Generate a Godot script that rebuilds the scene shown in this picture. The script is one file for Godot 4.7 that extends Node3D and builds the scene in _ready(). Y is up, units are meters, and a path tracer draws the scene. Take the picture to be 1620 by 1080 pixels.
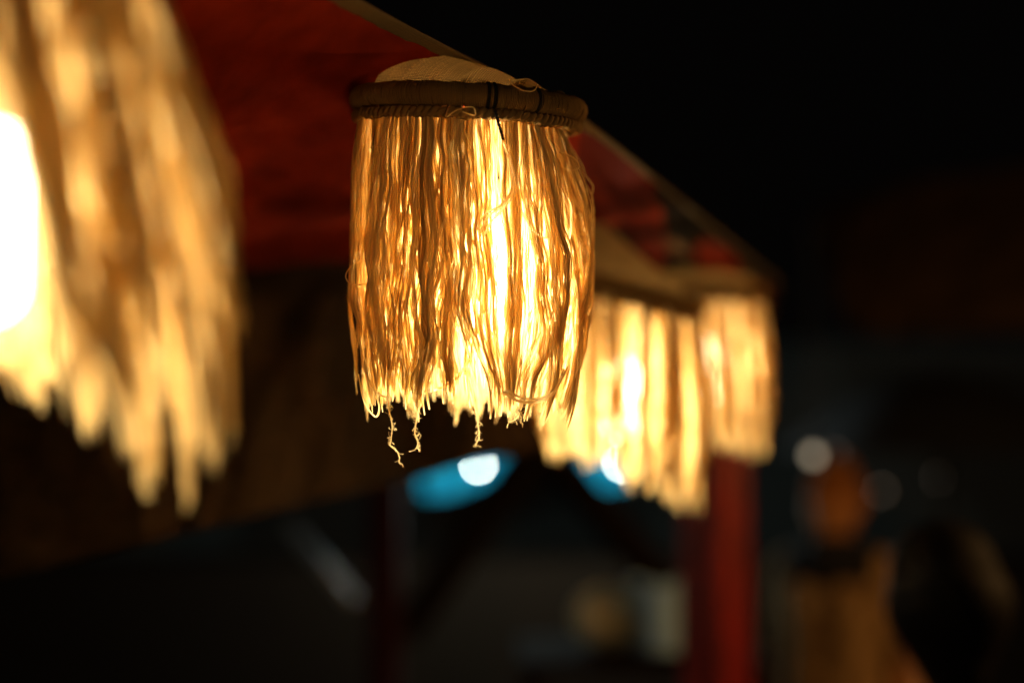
extends Node3D
# Night close-up: yarn-fringed lamps hanging from the hem of a red cloth canopy.

const WARM := Color(1.0, 0.92, 0.74)      # sRGB of a warm bulb
var M := {}
var rng := RandomNumberGenerator.new()
var noise := FastNoiseLite.new()


# ---------------------------------------------------------------- mesh builder
class Shape:
	var v := PackedVector3Array()
	var n := PackedVector3Array()
	var u := PackedVector2Array()
	var c := PackedColorArray()
	var i := PackedInt32Array()

	# a yarn that hangs: an open half-round strand, its back turned to the bulb
	func hanging(p: PackedVector3Array, r: PackedFloat32Array, ring: PackedVector3Array, tint: Color) -> void:
		var k := ring.size()
		var first := v.size()
		for a in p.size():
			var at := p[a]
			var rr := r[a]
			for b in k:
				v.append(at + ring[b] * rr)
				n.append(ring[b])
				c.append(tint)
		for a in p.size() - 1:
			var o := first + a * k
			for b in k - 1:
				i.append(o + b); i.append(o + b + 1); i.append(o + k + b)
				i.append(o + b + 1); i.append(o + k + b + 1); i.append(o + k + b)

	# an open half-round strand along any line, its back turned to the point `from`
	func strand(p: PackedVector3Array, r: PackedFloat32Array, k: int, from: Vector3) -> void:
		var first := v.size()
		var m := p.size()
		for a in m:
			var t := (p[mini(a + 1, m - 1)] - p[maxi(a - 1, 0)]).normalized()
			var o := p[a] - from
			o = (o - t * o.dot(t)).normalized()
			var side := t.cross(o)
			for b in k:
				var w := PI * (b / (k - 1.0))
				var d := side * cos(w) + o * sin(w)
				v.append(p[a] + d * r[a])
				n.append(d)
		for a in m - 1:
			var q := first + a * k
			for b in k - 1:
				i.append(q + b); i.append(q + b + 1); i.append(q + k + b)
				i.append(q + b + 1); i.append(q + k + b + 1); i.append(q + k + b)

	# a tube along any line, with an oval section
	func tube(p: PackedVector3Array, r: PackedFloat32Array, k: int, closed := false, flat := 1.0, up := Vector3.UP) -> void:
		var first := v.size()
		var m := p.size()
		var side := Vector3.ZERO
		for a in m:
			var t: Vector3
			if closed:
				t = (p[(a + 1) % m] - p[(a + m - 1) % m]).normalized()
			else:
				t = (p[mini(a + 1, m - 1)] - p[maxi(a - 1, 0)]).normalized()
			if a == 0:
				side = t.cross(up if absf(t.dot(up)) < 0.95 else Vector3.RIGHT).normalized()
			else:
				side = (side - t * side.dot(t)).normalized()
			var other := side.cross(t)
			for b in k:
				var w := TAU * b / k
				var d := side * cos(w) * flat + other * sin(w)
				v.append(p[a] + d * r[a])
				n.append((side * cos(w) / flat + other * sin(w)).normalized())
		var rows := m if closed else m - 1
		for a in rows:
			var o := first + a * k
			var q := first + ((a + 1) % m) * k
			for b in k:
				var d := (b + 1) % k
				i.append(o + b); i.append(o + d); i.append(q + b)
				i.append(o + d); i.append(q + d); i.append(q + b)
		if not closed:
			for e in [[0, -1], [m - 1, 1]]:
				var hub := v.size()
				var t2: Vector3 = (p[1] - p[0]).normalized() if e[0] == 0 else (p[m - 1] - p[m - 2]).normalized()
				v.append(p[e[0]]); n.append(t2 * e[1])
				for b in k:
					v.append(v[first + e[0] * k + b]); n.append(t2 * e[1])
				for b in k:
					i.append(hub); i.append(hub + 1 + (b + (1 if e[1] < 0 else 0)) % k); i.append(hub + 1 + (b + (0 if e[1] < 0 else 1)) % k)

	# a surface given as rows of points
	func sheet(rows: Array, wrap := false, su := 1.0, sv := 1.0) -> void:
		var first := v.size()
		var w: int = rows[0].size()
		var h := rows.size()
		for a in h:
			for b in w:
				var l: Vector3 = rows[a][(b - 1 + w) % w] if wrap or b > 0 else rows[a][b]
				var rt: Vector3 = rows[a][(b + 1) % w] if wrap or b < w - 1 else rows[a][b]
				var up: Vector3 = rows[maxi(a - 1, 0)][b]
				var dn: Vector3 = rows[mini(a + 1, h - 1)][b]
				var nn := (rt - l).cross(dn - up)
				v.append(rows[a][b])
				n.append(nn.normalized() if nn.length_squared() > 1e-16 else Vector3.UP)
				u.append(Vector2(su * b / (w - 1.0), sv * a / (h - 1.0)))
		for a in h - 1:
			for b in (w if wrap else w - 1):
				var d := (b + 1) % w
				var o := first + a * w
				i.append(o + b); i.append(o + w + b); i.append(o + d)
				i.append(o + d); i.append(o + w + b); i.append(o + w + d)

	func box(mid: Vector3, s: Vector3, basis := Basis(), bevel := 0.004) -> void:
		# a bevelled box: eight corners pulled in on each axis in turn
		var h := s / 2.0
		var faces := [[Vector3.RIGHT, Vector3.UP, Vector3.BACK], [Vector3.LEFT, Vector3.UP, Vector3.FORWARD], [Vector3.UP, Vector3.BACK, Vector3.RIGHT], [Vector3.DOWN, Vector3.FORWARD, Vector3.RIGHT], [Vector3.BACK, Vector3.UP, Vector3.LEFT], [Vector3.FORWARD, Vector3.UP, Vector3.RIGHT]]
		for f in faces:
			var fn: Vector3 = f[0]
			var fu: Vector3 = f[1]
			var fv: Vector3 = fn.cross(fu)
			var prof := []
			for q in [[-1, 0.0], [-1, 1.0], [1, 1.0], [1, 0.0]]:
				var row := []
				for z in [[-1, 0.0], [-1, 1.0], [1, 1.0], [1, 0.0]]:
					var inset: float = minf(q[1], z[1])
					var au: float = (fu.abs().dot(h) - bevel * q[1]) * q[0]
					var av: float = (fv.abs().dot(h) - bevel * z[1]) * z[0]
					var an: float = fn.abs().dot(h) - bevel * (1.0 - inset)
					row.append(mid + basis * (fu * au + fv * av + fn * an))
				prof.append(row)
			sheet([prof[1], prof[2]])
			sheet([prof[0], prof[1]])
			sheet([prof[2], prof[3]])

	# a turned body: profile of (radius, height)
	func lathe(base: Vector3, prof: PackedVector2Array, k: int) -> void:
		var rows := []
		for q in prof:
			var row := []
			for b in k:
				row.append(base + Vector3(cos(TAU * b / k) * q.x, q.y, -sin(TAU * b / k) * q.x))
			rows.append(row)
		sheet(rows, true)

	func mesh() -> ArrayMesh:
		var a := []
		a.resize(Mesh.ARRAY_MAX)
		a[Mesh.ARRAY_VERTEX] = v
		a[Mesh.ARRAY_NORMAL] = n
		a[Mesh.ARRAY_INDEX] = i
		if c.size() == v.size():
			a[Mesh.ARRAY_COLOR] = c
		if u.size() == v.size():
			a[Mesh.ARRAY_TEX_UV] = u
		var m := ArrayMesh.new()
		m.add_surface_from_arrays(Mesh.PRIMITIVE_TRIANGLES, a)
		return m


func part(called: String, s: Shape, m: Material, parent: Node) -> MeshInstance3D:
	var o := MeshInstance3D.new()
	o.name = numbered(called, parent)
	o.mesh = s.mesh()
	o.material_override = m
	parent.add_child(o, true)
	return o


func numbered(called: String, parent: Node) -> String:
	if not parent.has_node(NodePath(called)):
		return called
	var k := 1
	while parent.has_node(NodePath("%s_%03d" % [called, k])):
		k += 1
	return "%s_%03d" % [called, k]


func tag(o: Node, label: String, category: String, group := "") -> Node:
	o.set_meta("label", label)
	o.set_meta("category", category)
	if group:
		o.set_meta("group", group)
	return o


func thing(called: String, where: Vector3, label: String, category: String, group := "") -> Node3D:
	var o := Node3D.new()
	o.name = numbered(called, self)
	add_child(o, true)
	o.position = where
	tag(o, label, category, group)
	return o


func structure(called: String, s: Shape, m: Material) -> MeshInstance3D:
	var o := part(called, s, m, self)
	o.set_meta("kind", "structure")
	return o


func matte(lin: Color, rough := 0.9, spec := 0.25) -> StandardMaterial3D:
	var m := StandardMaterial3D.new()
	m.albedo_color = lin.linear_to_srgb()
	m.roughness = rough
	m.metallic_specular = spec
	m.cull_mode = BaseMaterial3D.CULL_DISABLED
	return m


func glowing(c: Color, energy: float) -> StandardMaterial3D:
	var m := matte(Color(0.8, 0.8, 0.8), 0.3)
	m.emission_enabled = true
	m.emission = c
	m.emission_energy_multiplier = energy
	return m


func curve(points: Array, steps: int) -> PackedVector3Array:
	var out := PackedVector3Array()
	var m := points.size()
	for k in steps:
		var f := float(k) / (steps - 1) * (m - 1)
		var a := mini(int(f), m - 2)
		out.append(points[a].cubic_interpolate(points[a + 1], points[maxi(a - 1, 0)] * 2.0 - points[a] if a == 0 else points[a - 1], points[mini(a + 2, m - 1)], f - a) if a > 0 else points[0].cubic_interpolate(points[1], points[0] * 2.0 - points[1], points[mini(2, m - 1)], f))
	return out


func evenly(r: float, count: int) -> PackedFloat32Array:
	var out := PackedFloat32Array()
	out.resize(count)
	out.fill(r)
	return out


func half_round(outwards: float, k: int) -> PackedVector3Array:
	var out := PackedVector3Array()
	for b in k:
		var a := outwards + (0.5 - b / (k - 1.0)) * PI * 0.94
		out.append(Vector3(cos(a), 0, sin(a)))
	return out


# ---------------------------------------------------------------- materials
func weave_textures() -> Array:
	# plain linen weave: thread over thread, uneven slubs
	var size := 256
	var col := Image.create(size, size, false, Image.FORMAT_RGB8)
	var hgt := Image.create(size, size, false, Image.FORMAT_RGB8)
	var r := RandomNumberGenerator.new()
	r.seed = 5
	var warp := []
	var weft := []
	for k in 32:
		warp.append(r.randf_range(0.8, 1.0))
		weft.append(r.randf_range(0.8, 1.0))
	for y in size:
		for x in size:
			var fx := x / 8.0
			var fy := y / 8.0
			var ix := int(fx)
			var iy := int(fy)
			var ax := sin((fx - ix) * PI)
			var ay := sin((fy - iy) * PI)
			var over := (ix + iy) % 2 == 0
			var h: float = (ax * (0.55 + 0.45 * ay) if over else ay * (0.55 + 0.45 * ax))
			var t: float = (warp[ix] if over else weft[iy]) * r.randf_range(0.93, 1.0)
			hgt.set_pixel(x, y, Color(h, h, h))
			var g := t * (0.45 + 0.55 * h)
			col.set_pixel(x, y, Color(0.86 * g, 0.76 * g, 0.58 * g))
	var nm: Image = hgt.duplicate()
	nm.bump_map_to_normal_map(6.0)
	return [ImageTexture.create_from_image(col), ImageTexture.create_from_image(nm)]


func cloth_ramp(lo: Color, hi: Color, freq: float, sd: int) -> NoiseTexture2D:
	var t := NoiseTexture2D.new()
	var f := FastNoiseLite.new()
	f.seed = sd
	f.frequency = freq
	f.fractal_octaves = 5
	t.noise = f
	t.width = 512
	t.height = 512
	t.seamless = true
	var g := Gradient.new()
	g.set_color(0, lo.linear_to_srgb())
	g.set_color(1, hi.linear_to_srgb())
	t.color_ramp = g
	return t


func print_texture() -> ImageTexture:
	# a bold printed pattern: red and tan patches parted by broad dark curved outlines
	var w := 256
	var h := 256
	var im := Image.create(w, h, false, Image.FORMAT_RGB8)
	var dark := Color(0.012, 0.008, 0.007).linear_to_srgb()
	var red := Color(0.22, 0.020, 0.008).linear_to_srgb()
	var deep := Color(0.15, 0.014, 0.01).linear_to_srgb()
	var tan_ := Color(0.20, 0.105, 0.04).linear_to_srgb()
	im.fill(dark)
	for y in h:
		for x in w:
			var p := Vector2(x / 256.0, y / 256.0)
			p += Vector2(sin(p.y * 9.0) * 0.012, sin(p.x * 8.0) * 0.012)
			var c := dark
			if p.x < 0.46 - 0.22 * (p.y - 0.35) ** 2 * 4.0 and p.y > 0.08:
				c = red
			if p.x < 0.36 and p.y < 0.2:
				c = deep
			if ((p - Vector2(0.27, 0.36)) * Vector2(1.0, 1.6)).length() < 0.075:
				c = dark
			if absf(p.y - 0.27 - 0.25 * (p.x - 0.27) ** 2) < 0.02 and absf(p.x - 0.27) < 0.16:
				c = deep
			if ((p - Vector2(0.66, 0.2)) * Vector2(1.3, 0.8)).length() < 0.13:
				c = red
			if ((p - Vector2(0.5, 0.26)) * Vector2(1.0, 1.2)).length() < 0.05:
				c = tan_
			if ((p - Vector2(0.72, 0.5)) * Vector2(0.9, 1.5)).length() < 0.16:
				c = tan_
			if ((p - Vector2(0.86, 0.3)) * Vector2(1.4, 0.8)).length() < 0.12:
				c = deep
			im.set_pixel(x, y, c)
	return ImageTexture.create_from_image(im)


func materials() -> void:
	# vertex colours: yarn tone, some darkened as shaded lines; loose ones share one tone
	var y := matte(Color(1, 1, 1), 1.0, 0.0)
	y.vertex_color_use_as_albedo = true
	y.backlight_enabled = true
	y.backlight = Color(1.1, 1.1, 1.1).linear_to_srgb()
	M.yarn = y
	y = matte(Color(0.88, 0.68, 0.40), 0.95, 0.2)
	y.backlight_enabled = true
	y.backlight = Color(1.1, 0.90, 0.50).linear_to_srgb()
	M.loose = y
	M.wrap = matte(Color(0.30, 0.175, 0.06), 0.95, 0.2)
	M.core = matte(Color(0.12, 0.07, 0.03), 0.95, 0.2)
	M.dark_cord = matte(Color(0.02, 0.016, 0.012), 0.8)
	var wv := weave_textures()
	var l := matte(Color(1, 1, 1), 0.95, 0.15)
	l.albedo_texture = wv[0]
	l.normal_enabled = true
	l.normal_texture = wv[1]
	l.normal_scale = 1.0
	l.backlight_enabled = true
	l.backlight = Color(0.4, 0.34, 0.25)
	M.linen = l
	M.hem = matte(Color(0.55, 0.38, 0.20), 0.95, 0.2)
	var r := matte(Color(1, 1, 1), 0.9, 0.2)
	r.albedo_texture = cloth_ramp(Color(0.22, 0.014, 0.0038), Color(0.40, 0.034, 0.007), 0.012, 3)
	r.uv1_scale = Vector3(2, 2, 2)
	M.red_cloth = r
	var p := matte(Color(1, 1, 1), 0.9, 0.2)
	p.albedo_texture = print_texture()
	M.printed = p
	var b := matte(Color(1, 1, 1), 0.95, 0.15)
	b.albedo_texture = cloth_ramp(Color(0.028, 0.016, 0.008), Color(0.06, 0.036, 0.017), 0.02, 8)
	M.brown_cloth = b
	M.bulb = glowing(WARM, 10.0)
	M.ceramic = matte(Color(0.8, 0.78, 0.72), 0.4)
	M.brass = matte(Color(0.35, 0.22, 0.08), 0.4)
	M.brass.metallic = 0.8
	M.wire = matte(Color(0.02, 0.02, 0.02), 0.6)
	M.red_paint = matte(Color(0.27, 0.010, 0.006), 0.45, 0.5)
	M.red_paint.albedo_color = Color.WHITE
	M.red_paint.albedo_texture = cloth_ramp(Color(0.09, 0.003, 0.002), Color(0.36, 0.010, 0.006), 0.008, 41)
	M.red_paint.uv1_triplanar = true
	M.red_paint.uv1_scale = Vector3(6, 1, 6)
	M.wood = matte(Color(0.014, 0.009, 0.006), 1.0, 0.1)
	M.ground = matte(Color(0.04, 0.037, 0.034), 0.95)
	M.wall = matte(Color(0.08, 0.082, 0.076), 0.95)
	M.steel = matte(Color(0.22, 0.23, 0.23), 0.35, 0.6)
	M.tarp = matte(Color(0.004, 0.23, 0.38), 0.7, 0.3)
	M.white_bulb = glowing(Color(0.95, 1.0, 0.95), 60.0)
	M.pale_bulb = glowing(Color(0.95, 0.88, 0.75), 1.0)
	M.dim_bulb = glowing(Color(0.9, 0.65, 0.4), 0.35)
	M.sack = matte(Color(0.72, 0.62, 0.38), 0.9)
	M.tub = matte(Color(0.42, 0.66, 0.92), 0.6)
	M.skin = matte(Color(0.42, 0.18, 0.06), 0.7)
	M.shirt = matte(Color(1, 1, 1), 0.9)
	M.shirt.albedo_texture = cloth_ramp(Color(0.10, 0.05, 0.02), Color(0.75, 0.48, 0.20), 0.02, 17)
	M.shirt.uv1_triplanar = true
	M.shirt.uv1_scale = Vector3(1.5, 1.5, 1.5)
	M.dark_shirt = matte(Color(0.02, 0.02, 0.022), 0.9)
	M.hair = matte(Color(0.006, 0.005, 0.005), 0.65, 0.2)
	M.rust = matte(Color(0.26, 0.10, 0.035), 0.9)
	M.dark_red = matte(Color(0.05, 0.008, 0.006), 0.8)
	M.hat = matte(Color(0.24, 0.09, 0.02), 0.9)


# ---------------------------------------------------------------- the fringed lamp
# R hoop radius; roll and pitch of the hoop; lock and yarn counts; how the fringe spreads and leans
func fringed_lamp(where: Vector3, label: String, o: Dictionary) -> Node3D:
	rng.seed = o.seed
	noise.seed = o.seed
	noise.frequency = 1.0
	noise.fractal_octaves = 2
	var root := thing("fringed_lamp", where, label, "lamp", "yarn fringed lamps along the canopy hem")
	var R: float = o.get("R", 0.089)
	var B := Basis(Vector3.BACK, o.roll) * Basis(Vector3.RIGHT, o.pitch)
	var fine: bool = o.fine
	var tr := 0.0092
	# hoop: a core wound with yarn
	var core := Shape.new()
	var cp := PackedVector3Array()
	for k in 64:
		cp.append(B * Vector3(cos(TAU * k / 64) * R, 0, sin(TAU * k / 64) * R))
	core.tube(cp, evenly(tr * 0.93, 64), 12, true)
	var hoop := part("hoop", core, M.core, root)
	var wind := Shape.new()
	var turns := 430 if fine else 150
	var yr := R * PI / turns * 1.06
	var per := 14 if fine else 8
	var wp := PackedVector3Array()
	var wr := PackedFloat32Array()
	for k in turns * per:
		var a := TAU * k / (turns * per) + 0.3
		var q := TAU * k / per
		var jit := 1.0 + 0.06 * noise.get_noise_1d(k * 0.21) + 0.11 * noise.get_noise_1d(a * 5.0) + 0.05 * noise.get_noise_1d(a * 37.0)
		var out := Vector3(cos(a), 0, sin(a))
		wp.append(B * (out * (R + cos(q) * tr * jit) + Vector3.UP * sin(q) * tr * jit))
		wr.append(yr * (1.0 + 0.15 * noise.get_noise_1d(k * 0.05 + 90.0)))
	wind.tube(wp, wr, 4)
	part("yarn_winding", wind, M.wrap, hoop)
	if fine:
		for deg in [78.5, 75.5, 53.0]:
			var bp := PackedVector3Array()
			var a := deg_to_rad(deg)
			for k in 20:
				var q := TAU * k / 20
				bp.append(B * (Vector3(cos(a), 0, sin(a)) * (R + cos(q) * (tr + 0.0006)) + Vector3.UP * sin(q) * (tr + 0.0006)))
			var bs := Shape.new()
			bs.tube(bp, evenly(0.0015, 20), 6, true)
			part("dark_tie", bs, M.dark_cord, hoop)
	# braid under the hoop, three plaited yarns
	var plait := Shape.new()
	for s in 3:
		var pp := PackedVector3Array()
		var m := 420 if fine else 160
		for k in m:
			var a := TAU * k / m
			var q := a * 32.0 + TAU * s / 3.0
			var rr := R + 0.0015 + 0.0030 * sin(q)
			pp.append(B * (Vector3(cos(a), 0, sin(a)) * rr + Vector3.UP * (-tr - 0.0045 + 0.0022 * sin(2.0 * q) + 0.0012 * noise.get_noise_1d(a * 5.0) + 0.0012 * noise.get_noise_1d(a * 8.0 + s))))
		plait.tube(pp, evenly(0.0029, m), 6, true)
	part("plaited_edge", plait, M.wrap, root)

	# fringe: locks of yarn, each a part of its own
	var L: float = o.length
	var seg: int = o.seg
	# an even thin inner layer, the locks proper, and shorter locks on top of them
	for layer in 3:
		var count: int = [o.locks, o.outer, int(o.locks * 1.15)][layer]
		for k in count:
			var th := TAU * (k + rng.randf_range(-0.22, 0.22) + 0.5 * layer) / count
			var er := Vector3(cos(th), 0, sin(th))
			var et := Vector3(-sin(th), 0, cos(th))
			var rings := half_round(th, o.sides)
			if o.has("gap") and sin(th) > 0.0 and cos(th) * R > o.gap.x and cos(th) * R < o.gap.y:
				continue
			if o.has("thin") and layer < 2 and sin(th) > 0.0 and cos(th) * R > o.thin.x and cos(th) * R < o.thin.y:
				continue
			var start: Vector3 = B * (er * (o.get("fringe_r", R) + [-0.002, 0.002, -0.009][layer]) + Vector3.RIGHT * o.get("shift", 0.0)) + Vector3.DOWN * (tr - 0.002)
			var ll: float = L * (1.0 + rng.randf_range(-0.05, 0.03)) + o.get("skew", 0.0) * cos(th)
			if o.has("short"):
				ll *= 1.0 - o.short * smoothstep(-0.5, 0.15, -cos(th))
			ll *= 1.0 - o.get("front_short", 0.04) * sin(th)
			if layer == 1:
				ll *= rng.randf_range(0.72, 0.98)
			var width := rng.randf_range(0.0085, 0.0125) * (1.0 if layer == 0 else 0.8)
			var depth := rng.randf_range(0.0018, 0.0032)
			var twist := rng.randf_range(-1.5, 1.5)
			var drift := rng.randf_range(-0.012, 0.012) * (1.0 if layer == 0 else 1.6)
			var wob := rng.randf_range(0.003, 0.0065)
			var ph := rng.randf() * 100.0
			var yarns: int = o.yarns + rng.randi_range(-5, 5)
			if layer == 1:
				yarns = int(yarns * 0.7)
			if layer == 2:
				width = 0.0105
				depth = 0.0010
				wob *= 0.4
				drift *= 0.3
				twist *= 0.15
				yarns = int(yarns * 0.55)
				ll *= 0.96
			var flare: float = o.flare_right if cos(th) > 0.0 else o.flare_left
			var s := Shape.new()
			# centre line, twist and width of the lock
			var cen := PackedVector3Array()
			var wid := PackedFloat32Array()
			for a in seg + 1:
				var t := float(a) / seg
				var side := drift * t + wob * t * noise.get_noise_1d(ph + t * 2.6) * 2.0
				var radial := (flare * absf(cos(th)) ** 1.5 * sin(PI * t ** 1.3 * 0.88) + 0.006 * noise.get_noise_1d(ph + 40.0 + t * 2.2) * t + 0.0045 * sin(minf(t * 4.0, 1.0) * PI * 0.5) * (1.0 if layer == 1 else 0.0))
				if flare < 0.0:
					radial = flare * absf(cos(th)) * t
				cen.append(start + er * radial + et * side + Vector3.RIGHT * o.lean * t ** 1.4 + Vector3.DOWN * ll * t)
				wid.append(lerpf(0.72, 1.0, smoothstep(0.0, 0.3, t)) * (1.0 + 0.45 * noise.get_noise_1d(ph + 70.0 + t * 3.0)) * lerpf(1.0, 0.55, smoothstep(0.75, 1.0, t)))
			var lock_tone := rng.randf_range(0.93, 1.03)
			var crimp := rng.randf_range(4.0, 8.0)
			var cph := rng.randf() * TAU
			for y in yarns:
				var ra := rng.randf() * TAU
				var rd := sqrt(rng.randf())
				var yl := 1.0 + rng.randf_range(-0.06, 0.035) - 0.05 * rd * rd
				if rng.randf() < 0.10:
					yl *= rng.randf_range(0.55, 0.95)
				var wild := 1.0 if rng.randf() > 0.12 else rng.randf_range(1.5, 3.2)
				var w1 := rng.randf_range(0.0001, 0.0004) * wild
				var f1 := rng.randf_range(3.0, 7.0)
				var p1 := rng.randf() * TAU
				var p2 := rng.randf() * TAU
				var rr: float = rng.randf_range(0.00062, 0.00086) * o.get("thick", 1.0)
				var own := rng.randf_range(-0.6, 0.6)
				var stray := rng.randf_range(-0.0035, 0.0035) * wild
				var pp := PackedVector3Array()
				var rp := PackedFloat32Array()
				for a in seg + 1:
					var t := float(a) / seg
					var q := ra + twist * t + own * t
					var c := cen[a]
					c.y -= ll * t * (yl - 1.0)
					var fr := smoothstep(0.0, 0.12, t)
					var ux := cos(q) * rd * width * wid[a] + stray * t * t + fr * (w1 * sin(f1 * t * TAU + p1) + 0.0005 * sin(crimp * t * TAU + cph + ra * 0.3))
					var vx := sin(q) * rd * depth * wid[a] + fr * w1 * sin(f1 * 0.8 * t * TAU + p2)
					pp.append(c + et * ux + er * vx)
					rp.append(rr * (1.0 + 0.12 * sin(t * 60.0 + p1)) * (1.0 if a < seg else 0.6))
				var tone: float = rng.randf_range(0.92, 1.04) * lock_tone
				if rng.randf() < 0.20:
					tone *= rng.randf_range(0.55, 0.8)  # darkened yarns stand for the shaded lines between yarns
				s.hanging(pp, rp, rings, Color(0.90 * tone, 0.74 * tone ** 1.3, 0.41 * tone ** 1.6))
			var g := part("yarn_lock", s, M.yarn, root)
			g.set_meta("kind", "thing")

	# bulb on a wire in the middle of the fringe
	var bc: Vector3 = o.get("bulb", Vector3(0, -0.135, 0))
	var bs := Shape.new()
	var prof := PackedVector2Array()
	for k in 21:
		var a := PI * k / 20.0
		prof.append(Vector2(maxf(sin(a) * 0.021, 0.0004), cos(a) * 0.021 + (0.031 if k <= 10 else -0.031)))
	bs.lathe(bc, prof, 24)
	part("bulb", bs, M.bulb, root)
	var sk := Shape.new()
	sk.lathe(bc, PackedVector2Array([Vector2(0.001, 0.084), Vector2(0.012, 0.082), Vector2(0.0145, 0.078), Vector2(0.0145, 0.05), Vector2(0.013, 0.047), Vector2(0.001, 0.047)]), 20)
	part("bulb_socket", sk, M.ceramic, root)
	var wi := Shape.new()
	wi.tube(curve([bc + Vector3(0, 0.082, 0), bc * 0.5 + Vector3(0.003, 0.04, 0), Vector3(0.0, 0.03, 0)], 12), evenly(0.003, 12), 8)
	part("wire", wi, M.wire, root)
	var li := OmniLight3D.new()
	li.name = "bulb_light"
	li.position = bc
	li.light_color = WARM
	li.light_energy = o.energy
	li.light_size = 0.024
	li.omni_range = 12.0
	li.omni_attenuation = 2.0
	li.shadow_enabled = true
	root.add_child(li, true)

	# gathered linen gusset from the hoop up to the hem
	var rows := []
	var around := 240
	var high := 14
	for a in high + 1:
		var t := float(a) / high
		var row := []
		for b in around + 1:
			var th := TAU * b / around
			var lo := B * Vector3(cos(th) * R * 0.90 - 0.002, tr * 0.55, sin(th) * R * 0.95)
			var rx := clampf(0.5 + 0.5 * cos(th) * 1.05, 0.0, 1.0)
			var hi: Vector3 = o.ridge_a.lerp(o.ridge_b, rx) + Vector3(0, 0, sin(th) * 0.004)
			var p := lo.lerp(hi, t)
			var belly := sin(t * PI) 
			p += Vector3(cos(th) * 0.4, 0.35, sin(th)) * belly * 0.012
			var fold := fposmod(th * 11.0 / TAU + 0.25 * t + 0.22 * noise.get_noise_2d(th * 1.5, t * 1.5), 1.0)
			p += Vector3(cos(th), 0.3, sin(th)) * sin(t ** 0.7 * PI) * 0.009 * ((fold / 0.82 if fold < 0.82 else (1.0 - fold) / 0.18) - 0.5)
			row.append(p)
		rows.append(row)
	var cap := Shape.new()
	cap.sheet(rows, false, 9.0, 1.3)
	part("linen_gusset", cap, M.linen, root)
	return root


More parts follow.
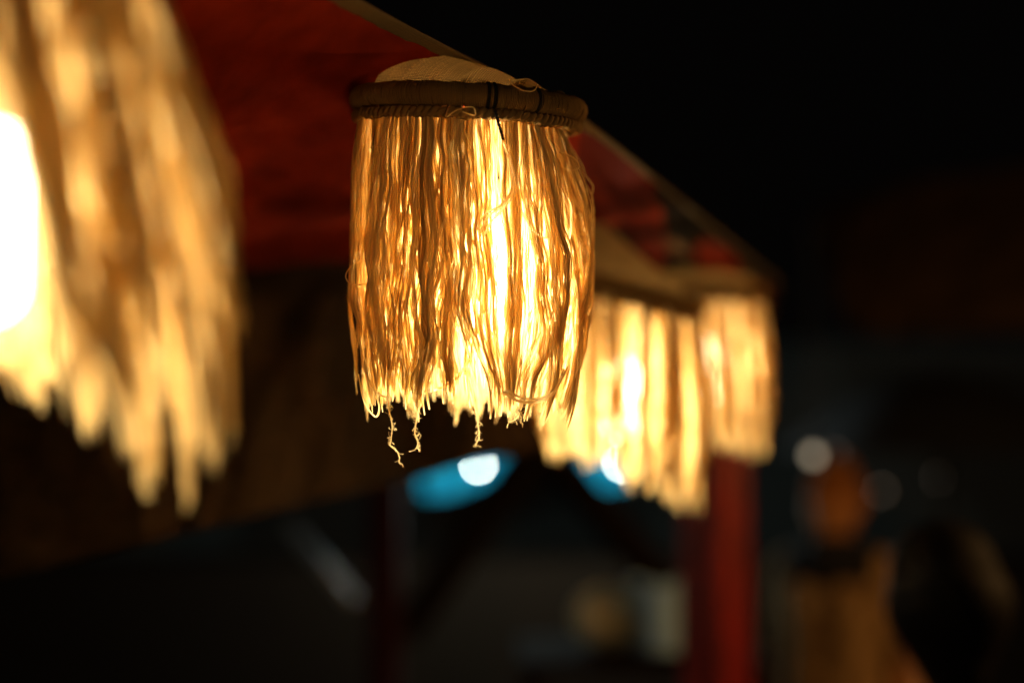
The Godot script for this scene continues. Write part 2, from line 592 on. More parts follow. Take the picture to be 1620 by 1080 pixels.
# loose yarns, frizz and small strands on the sharp lamp
func loose_bits(root: Node3D) -> void:
	rng.seed = 77
	noise.seed = 77
	# long frayed yarns below the fringe: place, length
	for e in [[Vector3(-0.0585, -0.243, 0.080), 0.048, 0.006], [Vector3(-0.0375, -0.247, 0.083), 0.040, 0.002], [Vector3(0.0055, -0.225, 0.085), 0.056, 0.007], [Vector3(0.043, -0.235, 0.076), 0.026, -0.002], [Vector3(0.050, -0.228, 0.074), 0.034, -0.012], [Vector3(0.018, -0.232, -0.07), 0.022, 0.014]]:
		var s := Shape.new()
		var pts := PackedVector3Array()
		var rad := PackedFloat32Array()
		var m := 34
		for k in m:
			var t := float(k) / (m - 1)
			var curl := smoothstep(0.72, 1.0, t)
			pts.append(e[0] + Vector3(e[2] * t * t + 0.0016 * sin(t * (9.0 + e[1] * 120.0) + e[1] * 500.0) * t + curl * 0.003 * sin(t * 26.0 + e[1] * 300.0), 0.02 - (e[1] + 0.02) * t + curl * 0.003 * cos(t * 26.0 + e[1] * 300.0), 0.002 * sin(t * 9.0)))
			rad.append(0.00075 * (1.0 - 0.62 * t))
		s.strand(pts, rad, 4, Vector3(0, -0.15, 0))
		for k in 34:
			var at := pts[rng.randi_range(10, m - 1)]
			var d := Vector3(rng.randf_range(-1, 1), rng.randf_range(-0.7, 0.5), rng.randf_range(-0.5, 0.5)).normalized()
			var b := d.cross(Vector3(0, 0, 1)).normalized()
			var hp := PackedVector3Array()
			var len := rng.randf_range(0.0015, 0.005)
			var cu := rng.randf_range(-1.4, 1.4)
			for q in 7:
				var t := q / 6.0
				hp.append(at + d * len * t * cos(t * cu) + b * len * t * sin(t * cu * 1.6))
			s.strand(hp, evenly(0.00016, 7), 3, Vector3(0, -0.15, 0))
		part("frayed_yarn", s, M.loose, root)
	# looped and hooked yarns on the face of the fringe
	var loops := [
		[[Vector3(-0.076, -0.130, 0.03), Vector3(-0.09, -0.136, 0.033), Vector3(-0.0965, -0.145, 0.034), Vector3(-0.092, -0.152, 0.034), Vector3(-0.078, -0.152, 0.03)], 0.0008],
		[[Vector3(-0.064, -0.052, 0.086), Vector3(-0.072, -0.0535, 0.092), Vector3(-0.06, -0.049, 0.094), Vector3(-0.048, -0.038, 0.092), Vector3(-0.043, -0.024, 0.088)], 0.00055],
		[[Vector3(-0.012, -0.02, 0.09), Vector3(-0.014, -0.031, 0.097), Vector3(-0.005, -0.026, 0.099), Vector3(0.006, -0.024, 0.099), Vector3(0.008, -0.03, 0.097), Vector3(-0.002, -0.027, 0.097)], 0.0006],
		[[Vector3(0.03, -0.05, 0.09), Vector3(0.036, -0.066, 0.095), Vector3(0.038, -0.085, 0.097), Vector3(0.03, -0.098, 0.098), Vector3(0.018, -0.108, 0.097), Vector3(0.012, -0.12, 0.095)], 0.0009],
		[[Vector3(0.031, -0.05, 0.091), Vector3(0.037, -0.067, 0.096), Vector3(0.0395, -0.087, 0.098), Vector3(0.032, -0.099, 0.099), Vector3(0.021, -0.111, 0.098), Vector3(0.015, -0.122, 0.096)], 0.0008],
		[[Vector3(0.029, -0.05, 0.092), Vector3(0.0345, -0.066, 0.097), Vector3(0.0365, -0.085, 0.099), Vector3(0.028, -0.099, 0.1), Vector3(0.016, -0.106, 0.099), Vector3(0.009, -0.118, 0.097)], 0.0008],
		[[Vector3(0.058, -0.085, 0.083), Vector3(0.061, -0.108, 0.088), Vector3(0.064, -0.122, 0.089), Vector3(0.055, -0.12, 0.09), Vector3(0.046, -0.108, 0.092), Vector3(0.043, -0.1, 0.092)], 0.0006],
		[[Vector3(-0.084, -0.225, 0.05), Vector3(-0.079, -0.246, 0.056), Vector3(-0.07, -0.258, 0.058), Vector3(-0.067, -0.25, 0.058), Vector3(-0.073, -0.232, 0.058)], 0.0009],
		[[Vector3(-0.06, -0.244, 0.072), Vector3(-0.07, -0.238, 0.072), Vector3(-0.078, -0.222, 0.068), Vector3(-0.082, -0.2, 0.064)], 0.0009],
		[[Vector3(0.03, -0.24, 0.082), Vector3(0.042, -0.247, 0.086), Vector3(0.056, -0.247, 0.086), Vector3(0.068, -0.24, 0.078), Vector3(0.076, -0.222, 0.07)], 0.0014],
		[[Vector3(0.032, -0.238, 0.083), Vector3(0.044, -0.2445, 0.087), Vector3(0.058, -0.2445, 0.087), Vector3(0.07, -0.237, 0.079), Vector3(0.079, -0.22, 0.07)], 0.0011],
		[[Vector3(-0.024, -0.238, 0.07), Vector3(-0.01, -0.232, 0.074), Vector3(0.004, -0.214, 0.076), Vector3(0.01, -0.19, 0.078)], 0.0011],
		[[Vector3(0.074, -0.045, 0.03), Vector3(0.085, -0.05, 0.036), Vector3(0.09, -0.058, 0.037), Vector3(0.084, -0.061, 0.037), Vector3(0.076, -0.058, 0.035)], 0.0006],
	]
	for e in loops:
		var s := Shape.new()
		s.strand(curve(e[0], 26), evenly(e[1], 26), 5, Vector3(0, -0.15, 0))
		part("loose_yarn", s, M.loose, root)
	# short fluff standing off the yarns
	var fl := Shape.new()
	for k in 600:
		var th := rng.randf() * TAU
		var t := rng.randf_range(0.1, 1.0)
		if k < 260:
			th = (PI if rng.randf() < 0.6 else 0.0) + rng.randf_range(-0.5, 0.5)
		var rr := 0.079 + (0.024 * sin(PI * t * 0.9) if cos(th) > 0.3 else -0.004 * t - (0.006 if cos(th) < -0.3 else 0.0))
		var at := Vector3(cos(th) * rr - 0.009, -0.02 - 0.22 * t, sin(th) * rr)
		var d := (Vector3(cos(th), rng.randf_range(-1.2, 0.8), sin(th)) + Vector3(rng.randf_range(-0.6, 0.6), 0, rng.randf_range(-0.6, 0.6))).normalized()
		var b := d.cross(Vector3(0, 0, 1)).normalized()
		var len := rng.randf_range(0.003, 0.008)
		var cu := rng.randf_range(-1.6, 1.6)
		var hp := PackedVector3Array()
		for q in 6:
			var f := q / 5.0
			hp.append(at - d * 0.006 + d * len * f * cos(f * cu) + b * len * f * sin(f * cu))
		fl.strand(hp, evenly(0.00012, 6), 3, Vector3(0, -0.15, 0))
	var fo := part("yarn_fluff", fl, M.loose, root)
	fo.set_meta("kind", "stuff")
	# dark twisted strands at the dark gap under the hoop
	var bc := Shape.new()
	for s2 in 2:
		var p := PackedVector3Array()
		for k in 30:
			var t := k / 29.0
			p.append(Vector3(0.0235 + 0.006 * t + 0.0007 * cos(t * 26.0 + PI * s2), -0.026 - 0.022 * t, 0.0945 + 0.0009 * sin(t * 26.0 + PI * s2)))
		bc.tube(p, evenly(0.0008, 30), 6)
	part("dark_strand", bc, M.dark_cord, root)
	# thread loop on top of the hoop
	var tl := Shape.new()
	tl.tube(curve([Vector3(0.034, 0.002, 0.08), Vector3(0.037, -0.004, 0.088), Vector3(0.045, -0.009, 0.09), Vector3(0.053, -0.008, 0.086), Vector3(0.056, -0.001, 0.077)], 26), evenly(0.0005, 26), 5)
	part("stitch_thread", tl, M.loose, root)


# ---------------------------------------------------------------- figures
# one skin over tapered bones: smooth minimum of capsules, meshed as surface nets
func figure(bones: Array, cell: float, blend: float) -> Shape:
	var lo := Vector3(1e9, 1e9, 1e9)
	var hi := -lo
	for b in bones:
		var r: float = maxf(b[2], b[3]) + blend * 0.6 + cell * 2.0
		lo = lo.min(b[0] - Vector3.ONE * r).min(b[1] - Vector3.ONE * r)
		hi = hi.max(b[0] + Vector3.ONE * r).max(b[1] + Vector3.ONE * r)
	var nx := int((hi.x - lo.x) / cell) + 2
	var ny := int((hi.y - lo.y) / cell) + 2
	var nz := int((hi.z - lo.z) / cell) + 2
	var f := PackedFloat32Array()
	f.resize(nx * ny * nz)
	f.fill(1.0)
	for b in bones:
		var reach: float = maxf(b[2], b[3]) + blend + cell * 2.0
		var a: Vector3 = b[0]
		var ab: Vector3 = b[1] - a
		var l2 := maxf(ab.length_squared(), 1e-9)
		var c0 := ((a.min(b[1]) - Vector3.ONE * reach - lo) / cell).floor().max(Vector3.ZERO)
		var c1 := ((a.max(b[1]) + Vector3.ONE * reach - lo) / cell).ceil()
		for z in range(int(c0.z), mini(int(c1.z), nz - 1) + 1):
			for y in range(int(c0.y), mini(int(c1.y), ny - 1) + 1):
				for x in range(int(c0.x), mini(int(c1.x), nx - 1) + 1):
					var p := lo + Vector3(x, y, z) * cell - a
					var t := clampf(p.dot(ab) / l2, 0.0, 1.0)
					var d: float = (p - ab * t).length() - lerpf(b[2], b[3], t)
					var k := x + nx * (y + ny * z)
					var h := maxf(blend - absf(f[k] - d), 0.0) / blend
					f[k] = minf(f[k], d) - h * h * blend * 0.25
	var s := Shape.new()
	var id := {}
	var corner := [Vector3i(0, 0, 0), Vector3i(1, 0, 0), Vector3i(0, 1, 0), Vector3i(1, 1, 0), Vector3i(0, 0, 1), Vector3i(1, 0, 1), Vector3i(0, 1, 1), Vector3i(1, 1, 1)]
	var edges := [[0, 1], [2, 3], [4, 5], [6, 7], [0, 2], [1, 3], [4, 6], [5, 7], [0, 4], [1, 5], [2, 6], [3, 7]]
	for z in nz - 1:
		for y in ny - 1:
			for x in nx - 1:
				var base := x + nx * (y + ny * z)
				var g := [f[base], f[base + 1], f[base + nx], f[base + nx + 1], f[base + nx * ny], f[base + nx * ny + 1], f[base + nx * ny + nx], f[base + nx * ny + nx + 1]]
				var neg := 0
				for q in 8:
					neg += 1 if g[q] < 0.0 else 0
				if neg == 0 or neg == 8:
					continue
				var sum := Vector3.ZERO
				var cnt := 0
				for e in edges:
					if (g[e[0]] < 0.0) != (g[e[1]] < 0.0):
						var t: float = g[e[0]] / (g[e[0]] - g[e[1]])
						sum += Vector3(corner[e[0]]).lerp(Vector3(corner[e[1]]), t)
						cnt += 1
				id[base] = s.v.size()
				s.v.append(lo + (Vector3(x, y, z) + sum / cnt) * cell)
				s.n.append(Vector3(g[1] + g[3] + g[5] + g[7] - g[0] - g[2] - g[4] - g[6], g[2] + g[3] + g[6] + g[7] - g[0] - g[1] - g[4] - g[5], g[4] + g[5] + g[6] + g[7] - g[0] - g[1] - g[2] - g[3]).normalized())
	var step := [1, nx, nx * ny]
	for base in id:
		for ax in 3:
			var s0: bool = f[base] < 0.0
			if s0 == (f[base + step[ax]] < 0.0):
				continue
			var u: int = step[(ax + 1) % 3]
			var w: int = step[(ax + 2) % 3]
			if not (id.has(base - u) and id.has(base - w) and id.has(base - u - w)):
				continue
			var q := [id[base], id[base - u], id[base - u - w], id[base - w]]
			if s0:
				q.reverse()
			for t in [q[0], q[1], q[2], q[0], q[2], q[3]]:
				s.i.append(t)
	return s


func turned(list: Array, at: Vector3, yaw: float) -> Array:
	var b := Basis(Vector3.UP, yaw)
	var out := []
	for e in list:
		out.append([at + b * e[0], at + b * e[1], e[2], e[3]])
	return out


func person_bones(h: float) -> Dictionary:
	# faces +Z; feet on y = 0
	var k := h / 1.7
	var V := func(x, y, z): return Vector3(x, y, z) * k
	var skin := [
		[V.call(0, 1.56, 0.0), V.call(0, 1.60, -0.015), 0.083 * k, 0.088 * k], [V.call(0, 1.50, 0.03), V.call(0, 1.56, 0.03), 0.05 * k, 0.07 * k],
		[V.call(0, 1.545, 0.092), V.call(0, 1.575, 0.085), 0.014 * k, 0.010 * k], [V.call(0.083, 1.56, -0.005), V.call(0.086, 1.585, -0.01), 0.014 * k, 0.017 * k], [V.call(-0.083, 1.56, -0.005), V.call(-0.086, 1.585, -0.01), 0.014 * k, 0.017 * k],
		[V.call(0, 1.38, -0.01), V.call(0, 1.5, 0.0), 0.058 * k, 0.052 * k],
	]
	var shirt := [
		[V.call(-0.14, 1.38, -0.01), V.call(0.14, 1.38, -0.01), 0.06 * k, 0.06 * k], [V.call(-0.07, 1.28, 0.0), V.call(-0.06, 1.02, 0.0), 0.105 * k, 0.09 * k], [V.call(0.07, 1.28, 0.0), V.call(0.06, 1.02, 0.0), 0.105 * k, 0.09 * k],
		[V.call(-0.07, 0.98, 0.0), V.call(0.07, 0.98, 0.0), 0.105 * k, 0.105 * k],
	]
	var legs := []
	for s in [-1.0, 1.0]:
		shirt.append([V.call(0.18 * s, 1.36, -0.01), V.call(0.225 * s, 1.10, -0.03), 0.055 * k, 0.045 * k])
		skin.append([V.call(0.225 * s, 1.10, -0.03), V.call(0.215 * s, 0.86, 0.06), 0.04 * k, 0.028 * k])
		skin.append([V.call(0.212 * s, 0.84, 0.065), V.call(0.20 * s, 0.77, 0.085), 0.034 * k, 0.028 * k])
		for q in 4:
			skin.append([V.call(0.20 * s, 0.77, 0.066 + 0.02 * q), V.call(0.193 * s, 0.70 + 0.008 * absf(q - 1.5), 0.075 + 0.02 * q), 0.009 * k, 0.007 * k])
		skin.append([V.call(0.205 * s, 0.82, 0.09), V.call(0.185 * s, 0.765, 0.13), 0.011 * k, 0.008 * k])
		legs.append([V.call(0.09 * s, 0.92, 0.0), V.call(0.10 * s, 0.5, 0.01), 0.085 * k, 0.058 * k])
		legs.append([V.call(0.10 * s, 0.5, 0.01), V.call(0.10 * s, 0.08, -0.02), 0.055 * k, 0.042 * k])
		legs.append([V.call(0.10 * s, 0.045, -0.04), V.call(0.11 * s, 0.035, 0.14), 0.045 * k, 0.035 * k])
	return {"skin": skin, "shirt": shirt, "legs": legs}


func person(where: Vector3, yaw: float, h: float, label: String, shirt: Material, hairm: Material, hat: bool) -> void:
	var root := thing("person", where, label, "person")
	var b := person_bones(h)
	var k := h / 1.7
	part("body", figure(turned(b.skin, Vector3.ZERO, yaw), 0.014, 0.022), M.skin, root)
	part("shirt", figure(turned(b.shirt, Vector3.ZERO, yaw), 0.018, 0.045), shirt, root)
	part("trousers", figure(turned(b.legs, Vector3.ZERO, yaw), 0.018, 0.03), M.dark_shirt, root)
	var hair := [[Vector3(0, 1.60, -0.035) * k, Vector3(0, 1.645, -0.01) * k, 0.104 * k, 0.09 * k], [Vector3(0, 1.50, -0.055) * k, Vector3(0, 1.58, -0.045) * k, 0.06 * k, 0.085 * k]]
	if hat:
		hair = [[Vector3(0, 1.635, -0.01) * k, Vector3(0, 1.665, -0.01) * k, 0.094 * k, 0.075 * k], [Vector3(0, 1.63, 0.05) * k, Vector3(0, 1.62, 0.13) * k, 0.05 * k, 0.03 * k]]
	if hat:
		part("scarf", figure(turned([[Vector3(-0.10, 1.37, 0.0) * k, Vector3(0.10, 1.37, 0.0) * k, 0.085 * k, 0.085 * k], [Vector3(0, 1.40, 0.02) * k, Vector3(0, 1.42, 0.02) * k, 0.10 * k, 0.085 * k]], Vector3.ZERO, yaw), 0.014, 0.03), M.dark_shirt, root)
	part("cap" if hat else "hair", figure(turned(hair, Vector3.ZERO, yaw), 0.014, 0.03), hairm, root)


# a hanging bulb far behind: wire, socket, glowing globe and its light
func hanging_bulb(where: Vector3, r: float, m: Material, c: Color, energy: float, drop: float, label: String) -> void:
	var root := thing("hanging_bulb", where, label, "light bulb", "bare bulbs hanging in the dark background")
	var s := Shape.new()
	var prof := PackedVector2Array()
	for k in 13:
		var a := PI * k / 12.0
		prof.append(Vector2(maxf(sin(a) * r, 0.0005), cos(a) * r))
	s.lathe(Vector3.ZERO, prof, 16)
	part("bulb", s, m, root)
	var k2 := Shape.new()
	k2.lathe(Vector3.ZERO, PackedVector2Array([Vector2(0.001, r + 0.055), Vector2(r * 0.55, r + 0.05), Vector2(r * 0.6, r * 0.85), Vector2(0.001, r * 0.85)]), 12)
	part("bulb_socket", k2, M.wire, root)
	var w := Shape.new()
	w.tube(PackedVector3Array([Vector3(0, r + 0.05, 0), Vector3(0, r + drop * 0.5, 0), Vector3(0, r + drop, 0)]), evenly(0.004, 3), 6)
	part("wire", w, M.wire, root)
	if energy > 0.0:
		var li := OmniLight3D.new()
		li.name = "bulb_light"
		li.light_color = c
		li.light_energy = energy
		li.light_size = r * 0.9
		li.omni_range = 14.0
		li.omni_attenuation = 2.0
		li.shadow_enabled = true
		root.add_child(li, true)


# ---------------------------------------------------------------- the scene
func _ready() -> void:
	# camera: a 50 mm lens wide open, looking slightly up
	var cam := Camera3D.new()
	cam.name = "Camera"
	cam.position = Vector3(0, 1.6, 0)
	cam.rotation_degrees = Vector3(4, 0, 0)
	var at := CameraAttributesPhysical.new()
	at.frustum_focal_length = 50.82
	at.exposure_aperture = 1.3
	at.frustum_focus_distance = 1.13
	at.frustum_near = 0.02
	at.frustum_far = 80.0
	cam.attributes = at
	add_child(cam)
	cam.fov = 26.57
	cam.near = 0.02
	cam.far = 80.0
	cam.current = true
	var we := WorldEnvironment.new()
	we.name = "Environment"
	var env := Environment.new()
	env.background_mode = Environment.BG_COLOR
	env.background_color = Color(0.012, 0.010, 0.009)
	env.tonemap_mode = Environment.TONE_MAPPER_LINEAR
	env.tonemap_exposure = 1.0
	env.sdfgi_enabled = true
	env.ssao_enabled = true
	env.ssil_enabled = true
	we.environment = env
	add_child(we)
	materials()

	# ground and far wall of the dark market
	var g := Shape.new()
	g.sheet([[Vector3(-20, 0, -30), Vector3(20, 0, -30)], [Vector3(-20, 0, 6), Vector3(20, 0, 6)]])
	structure("ground", g, M.ground)
	var wl := Shape.new()
	wl.box(Vector3(0, 1.15, -10.2), Vector3(16, 2.3, 0.2))
	tag(part("far_wall", wl, M.wall, self), "dark grey wall closing the market far behind the lamps", "wall")

	canopy()

	# the four lamps along the hem, from the nearest to the farthest
	var l0 := fringed_lamp(Vector3(-0.2766, 1.8511, -0.7242), "nearest fringed lamp, large and blurred, cut by the left edge", {"seed": 11, "roll": -0.05, "pitch": 0.1, "length": 0.25, "fine": false, "locks": 18, "outer": 14, "yarns": 44, "seg": 16, "sides": 4, "flare_right": 0.012, "flare_left": 0.004, "lean": 0.036, "short": 0.2, "front_short": 0.13, "gap": Vector2(0.004, 0.027), "bulb": Vector3(0.010, -0.140, 0.0), "thick": 1.2, "energy": 0.085, "ridge_a": Vector3(-0.02, 0.05, 0), "ridge_b": Vector3(0.07, 0.02, 0)})
	var l1 := fringed_lamp(Vector3(-0.0362, 1.8784, -1.1835), "sharp fringed lamp in the middle with every yarn in focus", {"seed": 4, "roll": -0.055, "pitch": 0.13, "length": 0.247, "thin": Vector2(0.022, 0.040), "fringe_r": 0.079, "shift": -0.007, "fine": true, "locks": 31, "outer": 15, "yarns": 34, "seg": 34, "sides": 4, "flare_right": 0.024, "flare_left": 0.005, "lean": 0.003, "bulb": Vector3(0.024, -0.146, 0.004), "energy": 0.20, "ridge_a": Vector3(-0.026, 0.054, 0), "ridge_b": Vector3(0.068, 0.006, 0)})
	loose_bits(l1)
	var l2 := fringed_lamp(Vector3(0.1401, 1.7878, -1.7712), "blurred fringed lamp just behind the sharp one, hoop tilted down to the right", {"seed": 23, "roll": -0.26, "pitch": 0.12, "length": 0.226, "skew": 0.014, "gap": Vector2(-0.014, 0.002), "bulb": Vector3(-0.006, -0.135, 0.0), "fine": false, "locks": 24, "outer": 9, "yarns": 34, "seg": 14, "sides": 4, "flare_right": 0.012, "flare_left": 0.03, "lean": 0.0, "thick": 1.2, "energy": 0.125, "ridge_a": Vector3(-0.045, 0.098, 0), "ridge_b": Vector3(0.075, -0.008, 0)})
	var l3 := fringed_lamp(Vector3(0.2867, 1.8341, -2.1890), "farthest fringed lamp, short and bright, above the red post", {"bulb": Vector3(0.02, -0.12, 0.0), "seed": 31, "roll": -0.05, "pitch": 0.12, "length": 0.235, "fine": false, "locks": 26, "outer": 8, "yarns": 34, "seg": 14, "sides": 4, "flare_right": 0.006, "flare_left": 0.006, "lean": 0.006, "thick": 1.2, "energy": 0.135, "ridge_a": Vector3(-0.03, 0.05, 0), "ridge_b": Vector3(0.06, 0.02, 0)})

	# unseen lamp of the row beside the camera, placed to light the hoop fronts
	var l4: Node3D = l0.duplicate()
	l4.name = numbered("fringed_lamp", self)
	add_child(l4, true)
	l4.position = Vector3(-0.52, 1.82, -0.30)
	l4.rotation.y = 1.0
	l4.set_meta("label", "unseen fringed lamp beside the camera, outside the frame, placed to light the hoop fronts")

	background()


func canopy() -> void:
	var root := thing("cloth_canopy", Vector3(-0.1329, 1.9489, -1.5795), "red cloth canopy with a cream hem and brown hanging side", "canopy")
	root.position = Vector3.ZERO
	rng.seed = 2
	noise.seed = 2
	noise.frequency = 1.0
	noise.fractal_octaves = 3
	var hem := [Vector3(-0.1655, 1.9186, -0.8599), Vector3(-0.1371, 1.9128, -0.9304), Vector3(-0.1115, 1.9132, -1.0006), Vector3(-0.0598, 1.9152, -1.1207), Vector3(-0.0157, 1.9077, -1.1814), Vector3(0.0284, 1.8971, -1.2323), Vector3(0.0715, 1.8945, -1.3227), Vector3(0.1629, 1.8932, -1.6035), Vector3(0.3091, 1.8775, -2.0055), Vector3(0.4460, 1.8616, -2.3876)]
	var hc := curve(hem, 120)
	# red underside from the hem to the far fold
	var far := [Vector3(-0.7446, 1.7587, -1.2921), Vector3(-0.6845, 1.7825, -1.5410), Vector3(-0.5903, 1.8041, -1.7901), Vector3(-0.4460, 1.8267, -1.9890), Vector3(-0.2726, 1.8672, -2.1366), Vector3(-0.1106, 1.8909, -2.2853), Vector3(0.0750, 1.8938, -2.4354), Vector3(0.1858, 1.8834, -2.4863), Vector3(0.3297, 1.8834, -2.5865), Vector3(0.4958, 1.8708, -2.6877)]
	var fc := curve(far, 120)
	var rows := []
	var n := 60
	for a in n + 1:
		var t := float(a) / n
		var row := []
		for b in range(0, 79):
			var p := hc[b].lerp(fc[b], t)
			p.y -= 0.03 * sin(t * PI)
			p.y += 0.010 * noise.get_noise_2d(b * 0.035 + t * 1.2, t * 3.0 - b * 0.02) * smoothstep(0.0, 0.15, t)
			p.y += 0.0014 * noise.get_noise_2d(b * 0.12 + t * 4.0, t * 9.0 + 30.0) * smoothstep(0.0, 0.1, t)
			row.append(p)
		rows.append(row)
	# the hem: cream tape folded over the edge, stitched on the underside
	var tape := Shape.new()
	var trows := []
	for q in 11:
		var w: float = [0.0105, 0.0102, 0.008, 0.005, 0.002, -0.0002, -0.001, -0.0002, 0.002, 0.006, 0.009][q]
		var dn: float = [0.0006, 0.0014, 0.0017, 0.0018, 0.0018, 0.0014, 0.0, -0.0012, -0.0015, -0.0015, -0.0013][q]
		var row := []
		for b in 120:
			var inw := (fc[b] - hc[b]).normalized()
			var al := (hc[mini(b + 1, 119)] - hc[maxi(b - 1, 0)]).normalized()
			var nn := al.cross(inw).normalized()
			if nn.y > 0.0:
				nn = -nn
			inw = nn.cross(al) * signf(nn.cross(al).dot(inw))
			row.append(hc[b] + inw * w * 1.8 * (1.0 + 0.1 * noise.get_noise_1d(b * 0.3)) + nn * (dn + 0.0005 * noise.get_noise_1d(b * 0.5 + 9.0)))
		trows.append(row)
	tape.sheet(trows, false, 60.0, 1.0)
	part("hem_tape", tape, M.linen, root)
	var red := Shape.new()
	red.sheet(rows, false, 1.0, 1.0)
	part("red_underside", red, M.red_cloth, root)
	rows = []
	for a in 31:
		var t := a / 30.0
		var row := []
		for b in range(78, 120):
			var p := hc[b].lerp(fc[b], t)
			p.y -= 0.03 * sin(t * PI)
			p.y += 0.010 * noise.get_noise_2d(b * 0.035 + t * 1.2, t * 3.0 - b * 0.02) * smoothstep(0.0, 0.15, t)
			row.append(p)
		rows.append(row)
	var pr := Shape.new()
	pr.sheet(rows)
	var pp := part("printed_panel", pr, M.printed, root)
	pp.set_meta("label", "panel printed with red and tan shapes in dark outlines")
	# brown side cloth hanging from the far fold to a lower rim
	var low := [Vector3(-0.7160, 1.4091, -1.2664), Vector3(-0.6183, 1.4381, -1.4147), Vector3(-0.5490, 1.4580, -1.5637), Vector3(-0.4361, 1.4839, -1.7624), Vector3(-0.3190, 1.5112, -1.9309), Vector3(-0.1598, 1.5455, -2.1591), Vector3(0.0210, 1.5874, -2.4067), Vector3(0.1322, 1.6109, -2.5254), Vector3(0.2897, 1.6404, -2.6536), Vector3(0.4530, 1.6732, -2.8017)]
	var lc := curve(low, 120)
	rows = []
	for a in 25:
		var t := a / 24.0
		var row := []
		for b in 120:
			var p := fc[b].lerp(lc[b], t)
			p += Vector3(0.3, 0, 1) * (0.03 * noise.get_noise_2d(b * 0.11, t * 0.8 + 60.0) + 0.02 * noise.get_noise_2d(b * 0.3, t * 0.3 + 20.0)) * smoothstep(0.0, 0.2, t)
			row.append(p)
		rows.append(row)
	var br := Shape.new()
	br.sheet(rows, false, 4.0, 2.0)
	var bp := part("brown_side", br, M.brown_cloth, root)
	var edge := Shape.new()
	var el := PackedVector3Array()
	for b in 120:
		el.append(rows[24][b])
	edge.tube(el, evenly(0.006, 120), 8, false, 0.5)
	part("rim_cord", edge, M.brown_cloth, bp)


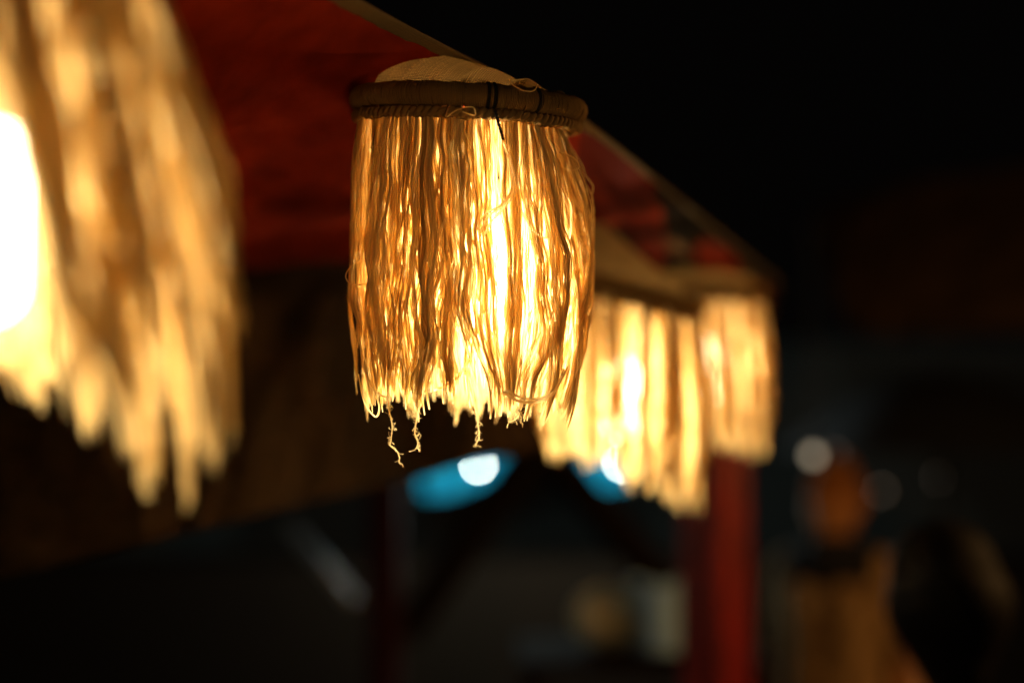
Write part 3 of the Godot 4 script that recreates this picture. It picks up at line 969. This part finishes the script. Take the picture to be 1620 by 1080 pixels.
func background() -> void:
	# fluted red post that carries the canopy
	var rp := Vector3(0.4083, 1.1192, -2.9407)
	rp.y = 0.0
	var post := thing("red_post", rp, "red fluted wooden post below the farthest fringed lamp", "post")
	var rows := []
	for a in 13:
		var y := 1.86 * a / 12.0
		var row := []
		for b in 48:
			var th := TAU * b / 48.0
			var rr := 0.068 * (0.62 + 0.38 * sqrt(absf(cos(th * 2.5 + 0.9))))
			row.append(Vector3(cos(th) * rr * 1.08, y, -sin(th) * rr))
		rows.append(row)
	var ps := Shape.new()
	ps.sheet(rows, true)
	part("shaft", ps, M.red_paint, post)
	var bs := Shape.new()
	bs.box(Vector3(0, 0.04, 0), Vector3(0.2, 0.08, 0.2))
	part("foot", bs, M.red_paint, post)
	# second post, hardly lit
	var rq := Vector3(-0.3003, 1.1550, -3.4394)
	rq.y = 0.0
	var post2 := thing("dim_red_post", rq, "thin dark red post hardly lit, left of the blue tarp", "post")
	var p2 := Shape.new()
	p2.box(Vector3(0, 0.95, 0), Vector3(0.075, 1.9, 0.075))
	part("shaft", p2, M.dark_red, post2)

	# blue tarps with a bare bulb under each
	tarp([Vector3(-0.4473, 1.5998, -6.6161), Vector3(-0.2164, 1.6574, -6.6121), Vector3(0.0058, 1.6919, -6.6097)], [Vector3(-0.3862, 1.3709, -6.4316), Vector3(-0.2463, 1.3876, -6.4305), Vector3(-0.0392, 1.4826, -6.4238)], "blue tarp lit by a white bulb, under the canopy rim")
	tarp([Vector3(0.3174, 1.6286, -6.6141), Vector3(0.4329, 1.6286, -6.6141), Vector3(0.5772, 1.6286, -6.6141)], [Vector3(0.3302, 1.4546, -6.4258), Vector3(0.3918, 1.4100, -6.4289), Vector3(0.5093, 1.4211, -6.4281)], "blue tarp showing under the tilted fringed lamp")
	hanging_bulb(Vector3(-0.1344, 1.5087, -5.8205), 0.010, M.white_bulb, Color(0.92, 1.0, 0.97), 0.7, 0.6, "brilliant white bulb in front of the blue tarp")
	hanging_bulb(Vector3(0.4489, 1.5149, -5.9204), 0.010, M.white_bulb, Color(0.92, 1.0, 0.97), 0.45, 0.6, "small white bulb behind the tilted lamp's fringe, before the second blue tarp")
	hanging_bulb(Vector3(0.7925, 1.5667, -3.8116), 0.015, M.pale_bulb, Color(0.85, 0.93, 1.0), 0.0, 0.6, "pale round bulb right of the farthest fringed lamp")
	hanging_bulb(Vector3(1.4328, 1.5496, -6.4192), 0.012, M.dim_bulb, Color(1.0, 0.7, 0.4), 0.0, 0.8, "faint bulb just right of the pale round bulb")
	hanging_bulb(Vector3(1.6370, 1.3876, -6.4305), 0.014, M.dim_bulb, Color(1.0, 0.7, 0.4), 0.0, 0.9, "faint amber bulb above the dark-haired head")
	hanging_bulb(Vector3(1.8973, 1.4435, -6.4266), 0.014, M.dim_bulb, Color(1.0, 0.7, 0.4), 0.0, 0.9, "faint brown bulb farthest to the right")

	# dark counter across the way, placed to keep the lower wall black
	var ct := Shape.new()
	ct.box(Vector3(0, 0.53, -6.9), Vector3(9.0, 1.06, 0.6), Basis(), 0.01)
	tag(part("dark_counter", ct, M.wood, self), "long dark counter below the blue tarp, placed to keep the lower wall dark", "counter")

	# struts of a stall frame and a steel rod
	for e in [[Vector3(0.0630, 1.5999, -3.6088), Vector3(-0.2676, 1.1288, -3.6417), "dark wooden strut slanting down to the left under the blue tarp"], [Vector3(0.0647, 1.6160, -3.7079), Vector3(0.4368, 1.1803, -3.7384), "dark wooden strut slanting down to the right behind the red post"]]:
		var st := Shape.new()
		st.tube(PackedVector3Array([e[0], e[0].lerp(e[1], 0.5), e[1]]), evenly(0.045, 3), 8)
		tag(part("wooden_strut", st, M.wood, self), e[2], "strut", "struts of the stall frame")
	var rod := Shape.new()
	rod.tube(PackedVector3Array([Vector3(-0.6121, 1.3731, -4.0256), Vector3(-0.5247, 1.2684, -4.0330), Vector3(-0.4372, 1.1602, -4.0405)]), evenly(0.017, 3), 10)
	tag(part("steel_rod", rod, M.steel, self), "grey steel rod slanting in the dark at lower left", "rod")

	# pale tub and olive sack at the foot of the red post
	var tb := Vector3(0.3746, 1.1681, -3.6390)
	var tub := thing("pale_tub", tb, "pale blue tub beside the red post", "tub")
	var ts := Shape.new()
	ts.lathe(Vector3(0, -0.085, 0), PackedVector2Array([Vector2(0.001, 0), Vector2(0.055, 0.0), Vector2(0.062, 0.01), Vector2(0.075, 0.16), Vector2(0.082, 0.165), Vector2(0.082, 0.175), Vector2(0.07, 0.17), Vector2(0.058, 0.015), Vector2(0.001, 0.012)]), 28)
	part("body", ts, M.tub, tub)
	var sb := Vector3(0.2508, 1.1561, -3.7401)
	var sack := Shape.new()
	rows = []
	noise.seed = 9
	for a in 15:
		var t := a / 14.0
		var row := []
		for b in 32:
			var th := TAU * b / 32.0
			var rr := 0.085 * sqrt(maxf(sin(PI * clampf(t * 0.94 + 0.03, 0, 1)), 0.0)) * (1.0 + 0.18 * noise.get_noise_2d(cos(th) * 2.0 + t, sin(th) * 2.0 + 5.0))
			row.append(Vector3(cos(th) * rr * 1.15, -0.075 + 0.15 * t, -sin(th) * rr))
		rows.append(row)
	sack.sheet(rows, true)
	var so := part("olive_sack", sack, M.sack, self)
	so.position = sb
	tag(so, "olive cloth sack left of the pale tub", "sack")
	var tbl := Vector3((tb.x + sb.x) / 2, 0, (tb.z + sb.z) / 2)
	var top: float = tb.y - 0.085
	var table := thing("stall_table", tbl, "dark stall table under the pale tub and the sack", "table")
	var tt := Shape.new()
	tt.box(Vector3(0, top - 0.015, 0), Vector3(0.6, 0.03, 0.5))
	part("table_top", tt, M.wood, table)
	for sx in [-1, 1]:
		for sz in [-1, 1]:
			var lg := Shape.new()
			lg.box(Vector3(0.26 * sx, (top - 0.03) / 2, 0.21 * sz), Vector3(0.045, top - 0.03, 0.045))
			part("leg", lg, M.wood, table)

	# a second canopy and a closed-in parasol, both almost black
	var cn := Shape.new()
	var crows := []
	noise.seed = 21
	var ca := curve([Vector3(1.0914, 2.4390, -5.1540), Vector3(1.4551, 2.5298, -5.1477), Vector3(2.2509, 2.6205, -5.1413)], 24)
	var cb := curve([Vector3(1.0004, 1.9837, -4.3839), Vector3(1.1736, 1.9300, -4.3877), Vector3(1.9046, 1.9837, -4.3839)], 24)
	for a in 13:
		var row := []
		for b in 24:
			var p := ca[b].lerp(cb[b], a / 12.0)
			p += Vector3(0, 0.02, 0.04) * noise.get_noise_2d(b * 0.4, a * 0.2)
			row.append(p)
		crows.append(row)
	cn.sheet(crows)
	tag(part("dark_canopy", cn, M.brown_cloth, self), "dim brown canopy in the night at upper right", "canopy")
	var pb := Vector3(1.6650, 1.7464, -5.6034)
	var par := thing("parasol", Vector3(pb.x, 0, pb.z), "black parasol in the dark above the people at right", "parasol")
	var pc := Shape.new()
	var prow := []
	for a in 9:
		var t := a / 8.0
		var row := []
		for b in 49:
			var th := TAU * b / 48.0
			var rr := 0.62 * t * (1.0 - 0.05 * absf(sin(th * 4.0)) * t)
			row.append(Vector3(cos(th) * rr, pb.y + 0.12 - 0.3 * t * t, -sin(th) * rr))
		prow.append(row)
	pc.sheet(prow)
	part("canopy", pc, M.dark_shirt, par)
	var pl := Shape.new()
	pl.tube(PackedVector3Array([Vector3.ZERO, Vector3(0, 1, 0), Vector3(0, pb.y + 0.16, 0)]), evenly(0.016, 3), 10)
	part("pole", pl, M.wood, par)

	# an unseen warm lamp below the frame, placed to light the hoops from under
	var sl := thing("unseen_stand_lamp", Vector3(0.30, 0, -0.10), "unseen warm bulb on a thin stand below the frame, placed to light the hoops", "lamp")
	var ss := Shape.new()
	ss.lathe(Vector3.ZERO, PackedVector2Array([Vector2(0.001, 0.0), Vector2(0.11, 0.0), Vector2(0.11, 0.012), Vector2(0.012, 0.025), Vector2(0.009, 0.04), Vector2(0.009, 1.18), Vector2(0.016, 1.19), Vector2(0.016, 1.225), Vector2(0.001, 1.226)]), 20)
	part("stand", ss, M.wire, sl)
	var sb2 := Shape.new()
	var bprof := PackedVector2Array()
	for k in 13:
		bprof.append(Vector2(maxf(sin(PI * k / 12.0) * 0.028, 0.0005), 1.25 + cos(PI * k / 12.0) * 0.03))
	sb2.lathe(Vector3.ZERO, bprof, 18)
	part("bulb", sb2, M.bulb, sl)
	var slight := OmniLight3D.new()
	slight.name = "bulb_light"
	slight.position = Vector3(0, 1.25, 0)
	slight.light_color = Color(1.0, 0.80, 0.52)
	slight.light_energy = 0.065
	slight.light_size = 0.025
	slight.omni_range = 8.0
	slight.omni_attenuation = 2.0
	slight.shadow_enabled = true
	sl.add_child(slight, true)

	# an unseen warm bulb beyond the right edge, placed to light the people
	hanging_bulb(Vector3(1.9, 2.0, -2.2), 0.03, M.bulb, Color(1.0, 0.74, 0.44), 1.3, 0.7, "unseen warm bulb outside the frame on the right, placed to light the people")

	# an unseen cool bulb left of the frame, placed to light tub and sack
	hanging_bulb(Vector3(-1.6, 1.5, -3.0), 0.03, M.pale_bulb, Color(0.96, 0.96, 0.90), 0.16, 0.6, "unseen cool bulb outside the frame on the left, placed to light the tub and sack")

	# people beyond the stall
	var a1 := Vector3(0.9366, 1.4167, -4.2231)
	person(Vector3(a1.x, 0, a1.z), -0.7, 1.53, "blurred person in a tan shirt and orange cap right of the red post", M.shirt, M.hat, true)
	var a2 := Vector3(0.6244, 1.4167, -2.1179)
	person(Vector3(a2.x, 0, a2.z), PI, 1.46, "dark-haired person seen from behind at the lower right edge", M.rust, M.hair, false)


func tarp(top: Array, bottom: Array, label: String) -> void:
	var tc := curve(top, 24)
	var bc := curve(bottom, 24)
	var rows := []
	noise.seed = 14
	for a in 13:
		var row := []
		for b in 24:
			var p := tc[b].lerp(bc[b], a / 12.0)
			p.z += 0.05 * noise.get_noise_2d(b * 0.2, a * 0.15)
			row.append(p)
		rows.append(row)
	var s := Shape.new()
	s.sheet(rows)
	tag(part("blue_tarp", s, M.tarp, self), label, "tarp")
